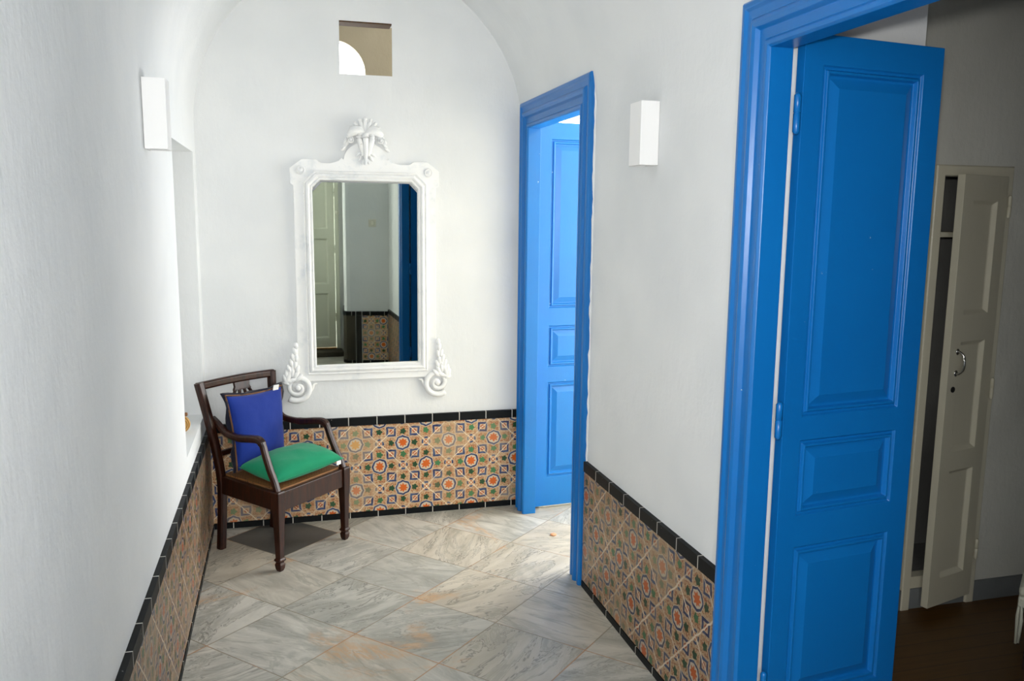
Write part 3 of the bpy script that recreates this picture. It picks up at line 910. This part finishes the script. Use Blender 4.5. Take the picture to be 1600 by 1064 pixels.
        ellipsoid(bm, (cx+s*.070,yw-.040,1.846), (.006,.008,.006))
        for k,(dx,dz,q) in enumerate(((.086,1.830,.75),(.094,1.820,.85),(.092,1.842,.5),(.101,1.806,.95))):
            ellipsoid(bm, (cx+s*dx,yw-.016,dz), (.008,.009,.016), Matrix.Rotation(-s*q,4,'Y'))
        # inner leaf of the drop
        p = smoothpath([(cx+s*.008,yw-.032,1.884),(cx+s*.030,yw-.038,1.868),(cx+s*.026,yw-.038,1.838),(cx+s*.018,yw-.034,1.806),(cx+s*.012,yw-.026,1.774)],5)
        n = len(p); tube(bm, p, [.006+.008*sin(pi*(i+1)/(n+1)) for i in range(n)], 8)
        for k,(dx,dz,q) in enumerate(((.034,1.782,.9),(.026,1.764,.6),(.013,1.750,.3),(.022,1.792,.5))):
            ellipsoid(bm, (cx+s*dx,yw-.022,dz), (.007,.008,.016), Matrix.Rotation(-s*q,4,'Y'))
    p = smoothpath([(cx,yw-.036,1.872),(cx,yw-.044,1.846),(cx,yw-.038,1.80),(cx,yw-.030,1.764),(cx,yw-.022,1.735)],5)
    n = len(p); tube(bm, p, [.016*(1-.62*i/n) for i in range(n)], 9)
    ellipsoid(bm, (cx,yw-.050,1.852), (.008,.008,.010))
    mk('shell_crest', bm, M['mirrorwhite'], t, smooth=True, label='carved shell and leaf crest')
    # volutes with acanthus at the lower corners
    for s in (-1,1):
        bm = NB()
        vc = (cx+s*.338, .678)
        N = 60; pts = []; rr = []
        for k in range(N+1):
            f = k/N; a = -.9 - f*(2*pi*1.72); R_ = .060*(1-f)**.9 + .006
            pts.append((vc[0]+s*R_*cos(a), yw-.016-.012*f, vc[1]+R_*sin(a))); rr.append(.0155*(1-.5*f))
        # tail sweeping from the outside of the volute up along the stile
        tube(bm, pts, rr, 9, up=Vector((0,1,0)))
        ellipsoid(bm, (vc[0],yw-.030,vc[1]), (.015,.012,.015))
        bmesh.ops.create_cone(bm, cap_ends=True, segments=28, radius1=.050, radius2=.046, depth=.012, matrix=Matrix.Translation((vc[0],yw-.008,vc[1])) @ Matrix.Rotation(pi/2,4,'X'))
        # toe that runs in under the frame
        p = smoothpath([(vc[0]-s*.038,yw-.014,.640),(vc[0]-s*.064,yw-.014,.668),(vc[0]-s*.076,yw-.013,.690),(vc[0]-s*.092,yw-.012,.693)],5)
        n = len(p); tube(bm, p, [.013*(1-.75*i/n) for i in range(n)], 8)
        # acanthus stem and leaves
        p = smoothpath([(vc[0]+s*.052,yw-.018,.700),(vc[0]+s*.040,yw-.022,.745),(vc[0]+s*.016,yw-.022,.790),(vc[0]+s*.006,yw-.020,.835),(vc[0]+s*.000,yw-.016,.890)],6)
        n = len(p); tube(bm, p, [.022*(1-.70*i/n) for i in range(n)], 8)
        for dx,dz,L,q in ((.056,.722,.026,.3),(.050,.744,.026,.1),(.036,.770,.026,.35),(.026,.798,.024,.2),(.018,.826,.022,.25),(.009,.856,.022,.1),(.004,.882,.018,.05),(.022,.752,.024,-.1),(.010,.790,.022,-.1),(.004,.824,.02,.0),
                          (.006,.742,.026,-.5),(-.006,.726,.026,-.8),(.000,.770,.022,-.3),(.020,.718,.026,-1.2),(.036,.712,.022,-1.45)):
            ellipsoid(bm, (vc[0]+s*dx,yw-.028,dz), (.0115,.012,L), Matrix.Rotation(s*q,4,'Y'))
        mk('volute', bm, M['mirrorwhite'], t, smooth=True, label='carved scroll with acanthus leaves')
wall_mirror()

# ------------------------------------------------------------------ armchair
def armchair():
    a = radians(45)
    O = Vector((-.058,3.492)); U = Vector((cos(a),sin(a))); V = Vector((-sin(a),cos(a)))
    c = O + U*.205 + V*.2
    t = thing('armchair', 'dark wooden armchair with caned seat standing in the corner', 'armchair', (c.x,c.y,0), a)
    L = lambda u,v,z: Vector((u-.205, v-.2, z))
    # front legs with spade feet
    for u in (.0,.41):
        bm = NB()
        sq = [(1,-1),(1,1),(-1,1),(-1,-1)]
        hs = [(0,.010),(.012,.0145),(.030,.0165),(.038,.0135),(.042,.0125),(.046,.0185),(.054,.0185),(.058,.0135),(.20,.017),(.262,.0205),(.345,.0215),(.352,.0195)]
        rings = [[bm.verts.new(L(u+sx*r, sy*r, z)) for sx,sy in sq] for z,r in hs]
        for i in range(len(rings)-1):
            for k in range(4): bm.faces.new((rings[i][k],rings[i][(k+1)%4],rings[i+1][(k+1)%4],rings[i+1][k]))
        bm.faces.new(rings[0][::-1]); bm.faces.new(rings[-1])
        mk('leg', bm, M['walnut'], t, local=True, bevel=.003)
    # rear legs running up into the back posts
    for u0,u1,vt in ((.040,-.016,.440),(.360,.372,.402)):
        bm = NB()
        p = smoothpath([(u0,.405,0),(u0,.392,.15),(u0,.385,.30),(u0+(u1-u0)*.2,.388,.42),(u0+(u1-u0)*.55,.387+(vt-.387)*.4,.58),(u1,vt,.768)],5)
        tube(bm, [L(*q) for q in p], [.0178]*len(p), prof=RSQ, up=Vector((0,1,0)))
        mk('back_leg', bm, M['walnut'], t, local=True, bevel=.002)
    # seat rails
    bm = NB()
    F0,F1,B0,B1 = (-.002,.0),(.412,.0),(.040,.385),(.360,.385)
    def rail(p,q,th,z0,z1):
        d = (Vector(q)-Vector(p)).normalized(); n = Vector((d.y,-d.x))*th
        pts = [(p[0]+n.x,p[1]+n.y),(q[0]+n.x,q[1]+n.y),(q[0]-n.x,q[1]-n.y),(p[0]-n.x,p[1]-n.y)]
        prism(bm, pts, z0, z1, lambda a_,b_,h_: L(a_,b_,h_))
    rail(F0,F1,.0125,.262,.345); rail(F0,B0,.0125,.266,.345); rail(F1,B1,.0125,.266,.345); rail(B0,B1,.0125,.275,.345)
    mk('seat_rail', bm, M['walnut'], t, local=True, bevel=.002)
    bm = NB(); lay = bm.loops.layers.uv.new('UVMap')
    pts = [(.016,.012),(.394,.012),(.348,.376),(.052,.376)]
    for z,fl in ((.352,False),(.344,True)):
        f = bm.faces.new([bm.verts.new(L(u,v,z)) for u,v in (pts[::-1] if fl else pts)])
        for l in f.loops: l[lay].uv = (l.vert.co.x, l.vert.co.y)
    lo = list(bm.verts)[4:]; hi = list(bm.verts)[:4]
    for i in range(4):
        j = (i+1)%4
        f = bm.faces.new((hi[i],hi[j],lo[3-j],lo[3-i]))
        for l in f.loops: l[lay].uv = (l.vert.co.x, l.vert.co.y)
    mk('cane_seat', bm, M['cane'], t, local=True, label='woven tan cane seat')
    # arms
    for side in (0,1):
        if side == 0: us = lambda v: .000+.040*max(v,0)/.43
        else: us = lambda v: .410-.046*max(v,0)/.43
        pts = [(.428,.600),(.395,.584),(.333,.549),(.243,.541),(.160,.551),(.112,.553),(.088,.535),(.070,.490),(.043,.430),(.018,.385),(.002,.345)]
        if side: pts[0] = (.392,.600); pts[1] = (.372,.586)
        p = smoothpath([(us(v),v,z) for v,z in pts],5)
        bm = NB(); n = len(p)
        tube(bm, [L(*q) for q in p], [.0135 + (.002 if 14 < i < 30 else 0) for i in range(n)], prof=RSQ, up=Vector((1,0,0)))
        mk('arm', bm, M['walnut'], t, local=True, smooth=False, bevel=.002)
    # back
    bm = NB()
    p = [(-.026+.408*k/12, .441-.040*k/12, .752+.006*sin(pi*k/12)+.003*k/12) for k in range(13)]
    tube(bm, [L(*q) for q in p], .0150, prof=[(a_*.85,b_*1.15) for a_,b_ in RSQ], up=Vector((0,0,1)))
    mk('top_rail', bm, M['walnut'], t, local=True, bevel=.002)
    bm = NB(); tube(bm, [L(.034,.389,.445),L(.362,.388,.445)], .0115, prof=RSQ); mk('lower_rail', bm, M['walnut'], t, local=True, bevel=.002)
    bm = NB()
    yv = lambda z: .388+(z-.445)*(.422-.388)/(.752-.445)
    prism(bm, [(.158,.748),(.250,.748),(.246,.722),(.255,.706),(.153,.706),(.162,.722)], -.006, .006, lambda u,z,h_: L(u,yv(z)+h_,z))
    for k in range(4):
        u0 = .166+.025*k; u1 = .150+.036*k
        q = smoothpath([(u0,yv(.71),.712),(u1-.004+.003*k,yv(.66),.66),(u0,yv(.58),.58),(u0+.002,yv(.445),.45)],5)
        tube(bm, [L(*w) for w in q], .0065, prof=RSQ, up=Vector((0,1,0)))
    mk('splat', bm, M['walnut'], t, local=True, bevel=.001)
    W = Matrix.Translation((c.x,c.y,0)) @ Matrix.Rotation(a,4,'Z')
    return W, L
CW, CL = armchair()

def cushion_bm(w, h, th, W, n=28, pinch=.06, seed=0, flat_under=0.0, taper=0.0):
    """square cushion: local x,y in plane, z thickness"""
    bm = NB(); rnd = seed*13.7
    def shape(i,j,s):
        u = -1+2*i/n; v = -1+2*j/n
        k = (1-u*u)*(1-v*v)
        tz = th*.5*max(k,0)**.42
        # corners pulled out, sides drawn in
        x = u*w/2*(1-pinch*(1-u*u*0)*(1-abs(v)**2)*abs(u)**3)
        y = v*h/2*(1-pinch*(1-abs(u)**2)*abs(v)**3)
        x *= 1+taper*v
        nz = noise.noise(Vector((u*2.2+rnd,v*2.2,s*3.0)))*.08 + noise.noise(Vector((u*6+rnd,v*6,s*5.0)))*.03
        z = s*tz*(1+nz)
        if s < 0: z *= (1-flat_under)
        return Vector((x,y,z))
    g = {}
    for s in (1,-1):
        for i in range(n+1):
            for j in range(n+1):
                edge = i in (0,n) or j in (0,n)
                key = (i,j,0 if edge else s)
                if key not in g: g[key] = bm.verts.new(W @ shape(i,j,0 if edge else s))
    for s in (1,-1):
        for i in range(n):
            for j in range(n):
                q = []
                for a_,b_ in ((i,j),(i+1,j),(i+1,j+1),(i,j+1)):
                    e = a_ in (0,n) or b_ in (0,n); q.append(g[(a_,b_,0 if e else s)])
                bm.faces.new(q if s > 0 else q[::-1])
    return bm
# green cushion lying on the seat
def green():
    m = CW @ Matrix.Translation(CL(.213,.128,.400)) @ Matrix.Rotation(radians(-8),4,'Z') @ Matrix.Rotation(radians(-4.0),4,'Y') @ Matrix.Rotation(radians(4.0),4,'X')
    loc = m.translation
    t = thing('cushion', 'emerald green cushion lying flat on the chair seat', 'cushion', (loc.x,loc.y,.353))
    mk('cover', cushion_bm(.374,.262,.125,m,seed=1,flat_under=.40,pinch=.03), M['cloth_green'], t, smooth=True)
    bm = NB()
    P = []
    n = 28
    for k in range(n+1): P.append(m @ Vector((-.187+.374*k/n, -.131*(1-.03*(1-abs(-1+2*k/n)**2)), 0)))
    tube(bm, P, .0022, 6); mk('seam', bm, M['cloth_green'], t, smooth=True)
    bm = NB(); box(bm, (-.012,-.002,-.018),(.012,.002,0)); bm.transform(m @ Matrix.Translation((.158,-.131,-.004)))
    mk('care_tag', bm, M['tag'], t, label='white sewn-in tag')
green()
def blue():
    tilt = math.atan2(.042,.33)
    m = CW @ Matrix.Translation(CL(.201,.322,.537)) @ Matrix.Rotation(radians(2.0),4,'Y') @ Matrix.Rotation(pi/2 - tilt,4,'X')
    loc = m.translation
    t = thing('cushion', 'cobalt blue cushion with dark flange leaning on the chair back', 'cushion', (loc.x,loc.y,.36))
    mk('cover', cushion_bm(.312,.345,.105,m,seed=4,pinch=.085,taper=.075), M['cloth_blue'], t, smooth=True)
    # dark flat flange with a wavy edge, set behind the face
    bm = NB(); n = 64
    def rim(sc, z, wav):
        out = []
        for k in range(n):
            f = 4*k/n; s_ = int(f); q = -1+2*(f-s_)
            x,y = ((q,-1),(1,q),(-q,1),(-1,-q))[s_]
            pin = 1-.085*(1-q*q)
            if abs(x) == 1 and abs(q) < 1: x *= pin
            if abs(y) == 1 and abs(q) < 1: y *= pin
            wv = 1+wav*.05*noise.noise(Vector((x*3,y*3,2.2)))
            out.append(bm.verts.new(m @ Vector((x*.312/2*(1+.075*y)*sc*wv, y*.345/2*(sc if y > 0 else .96+.04*sc)*wv, z+wav*.013*sin(k*.9)))))
        return out
    A = rim(.97,.006,0); B = rim(1.078,-.004,1); C = rim(1.078,-.009,1); D = rim(.97,-.006,0)
    for R0,R1 in ((A,B),(B,C),(C,D),(D,A)):
        for k in range(n): bm.faces.new((R0[k],R0[(k+1)%n],R1[(k+1)%n],R1[k]))
    mk('flange', bm, M['cloth_navy'], t, smooth=True, label='dark navy flange around the edge')
    bm = NB()
    pth = []
    for k in range(n+1):
        f = 4*(k%n)/n; s_ = int(f); q = -1+2*(f-s_)
        x,y = ((q,-1),(1,q),(-q,1),(-1,-q))[s_]
        pin = 1-.08*(1-q*q)
        if abs(x) == 1 and abs(q) < 1: x *= pin
        if abs(y) == 1 and abs(q) < 1: y *= pin
        pth.append(m @ Vector((x*.312/2*(1+.075*y), y*.345/2, .004)))
    tube(bm, pth, .0035, 6, caps=False); mk('piping', bm, M['cloth_brown'], t, smooth=True, label='thin tan piping')
    bm = NB(); box(bm, (-.016,0,-.002),(.016,.026,.002)); bm.transform(m @ Matrix.Translation((.118,.156,.012)) @ Matrix.Rotation(radians(20),4,'X'))
    mk('care_tag', bm, M['tag'], t, label='small white tag on the top edge')
blue()

# ------------------------------------------------------------------ small things
orn = thing('ornament', 'small banded tan wooden disc standing on the niche sill', 'ornament', (-.437,3.62,NZ0))
bm = NB(); lay = bm.loops.layers.uv.new('UVMap')
lathe(bm, [(.002,-.014),(.034,-.012),(.037,-.004),(.037,.006),(.030,.012),(.002,.013)], (-.440,3.62,NZ0+.0375), 'y', 32)
for f in bm.faces:
    for l in f.loops:
        r = sqrt((l.vert.co.x+.440)**2+(l.vert.co.z-NZ0-.0375)**2); l[lay].uv = (r,0)
mk('disc', bm, M['banded'], orn)
bm = boxes(((-.452,3.612,NZ0+.072),(-.412,3.628,NZ0+.086))); mk('hanger', bm, M['tan'], orn, bevel=.003)
bm = NB(); ellipsoid(bm, (1.196,3.600,.004), (.016,.014,.006)); tag(mk('pebble', bm, M['chip'], smooth=True), 'small tan chip lying on the marble by the farther doorway', 'pebble')

# ------------------------------------------------------------------ light
w = bpy.data.worlds.new('daylight'); S.world = w; w.use_nodes = True
bg = w.node_tree.nodes['Background']; bg.inputs[0].default_value = (.99,.99,.985,1); bg.inputs[1].default_value = 13.0
def portal(loc, rot, sx, sy):
    l = bpy.data.lights.new('daylight_portal','AREA'); l.shape = 'RECTANGLE'; l.size = sx; l.size_y = sy
    l.cycles.is_portal = True
    o = bpy.data.objects.new('daylight_portal', l); COL.objects.link(o); o.location = loc; o.rotation_euler = rot
portal(((PX0+PX1)/2,-.66,(PZ0+PZ)/2), (pi/2,0,0), PX1-PX0, PZ-PZ0)            # looks +y
portal((2.05,5.05,1.4), (-pi/2,0,0), .8, 1.4)                       # looks -y
portal((2.65,3.86,1.375), (0,pi/2,0) , 1.75, 1.48)
# the camera's flash
fl = bpy.data.lights.new('camera_flash','SPOT'); fl.energy = 95; fl.spot_size = radians(96); fl.spot_blend = .8; fl.shadow_soft_size = .03; fl.color = (1,.98,.95)
fo = bpy.data.objects.new('camera_flash', fl); COL.objects.link(fo)

# ------------------------------------------------------------------ camera
F, YAW, PITCH, ROLL, H = 1300.0, 0.266161779700569, 0.1477079751435396, 0.010709653780432182, 1.5
cy,sy,cp,sp = cos(YAW),sin(YAW),cos(PITCH),sin(PITCH)
fw = Vector((sy*cp,cy*cp,-sp)); r0 = Vector((cy,-sy,0)); u0 = r0.cross(fw)
rr = r0*cos(ROLL)+u0*sin(ROLL); uu = -r0*sin(ROLL)+u0*cos(ROLL)
cam = bpy.data.cameras.new('camera'); co = bpy.data.objects.new('camera', cam); COL.objects.link(co)
mx = Matrix.Identity(4)
for i in range(3): mx[i][0] = rr[i]; mx[i][1] = uu[i]; mx[i][2] = -fw[i]
mx.translation = (0,0,H)
co.matrix_world = mx
cam.sensor_width = 36; cam.sensor_fit = 'HORIZONTAL'; cam.lens = F/1600*36; cam.clip_start = .02
S.camera = co
m2 = mx.copy(); m2.translation = Vector((0,0,H)) + uu*.09 - rr*.0
fo.matrix_world = m2

S.view_settings.view_transform = 'Standard'; S.view_settings.look = 'None'; S.view_settings.gamma = 1; S.view_settings.use_curve_mapping = False
S.view_settings.exposure = -0.05
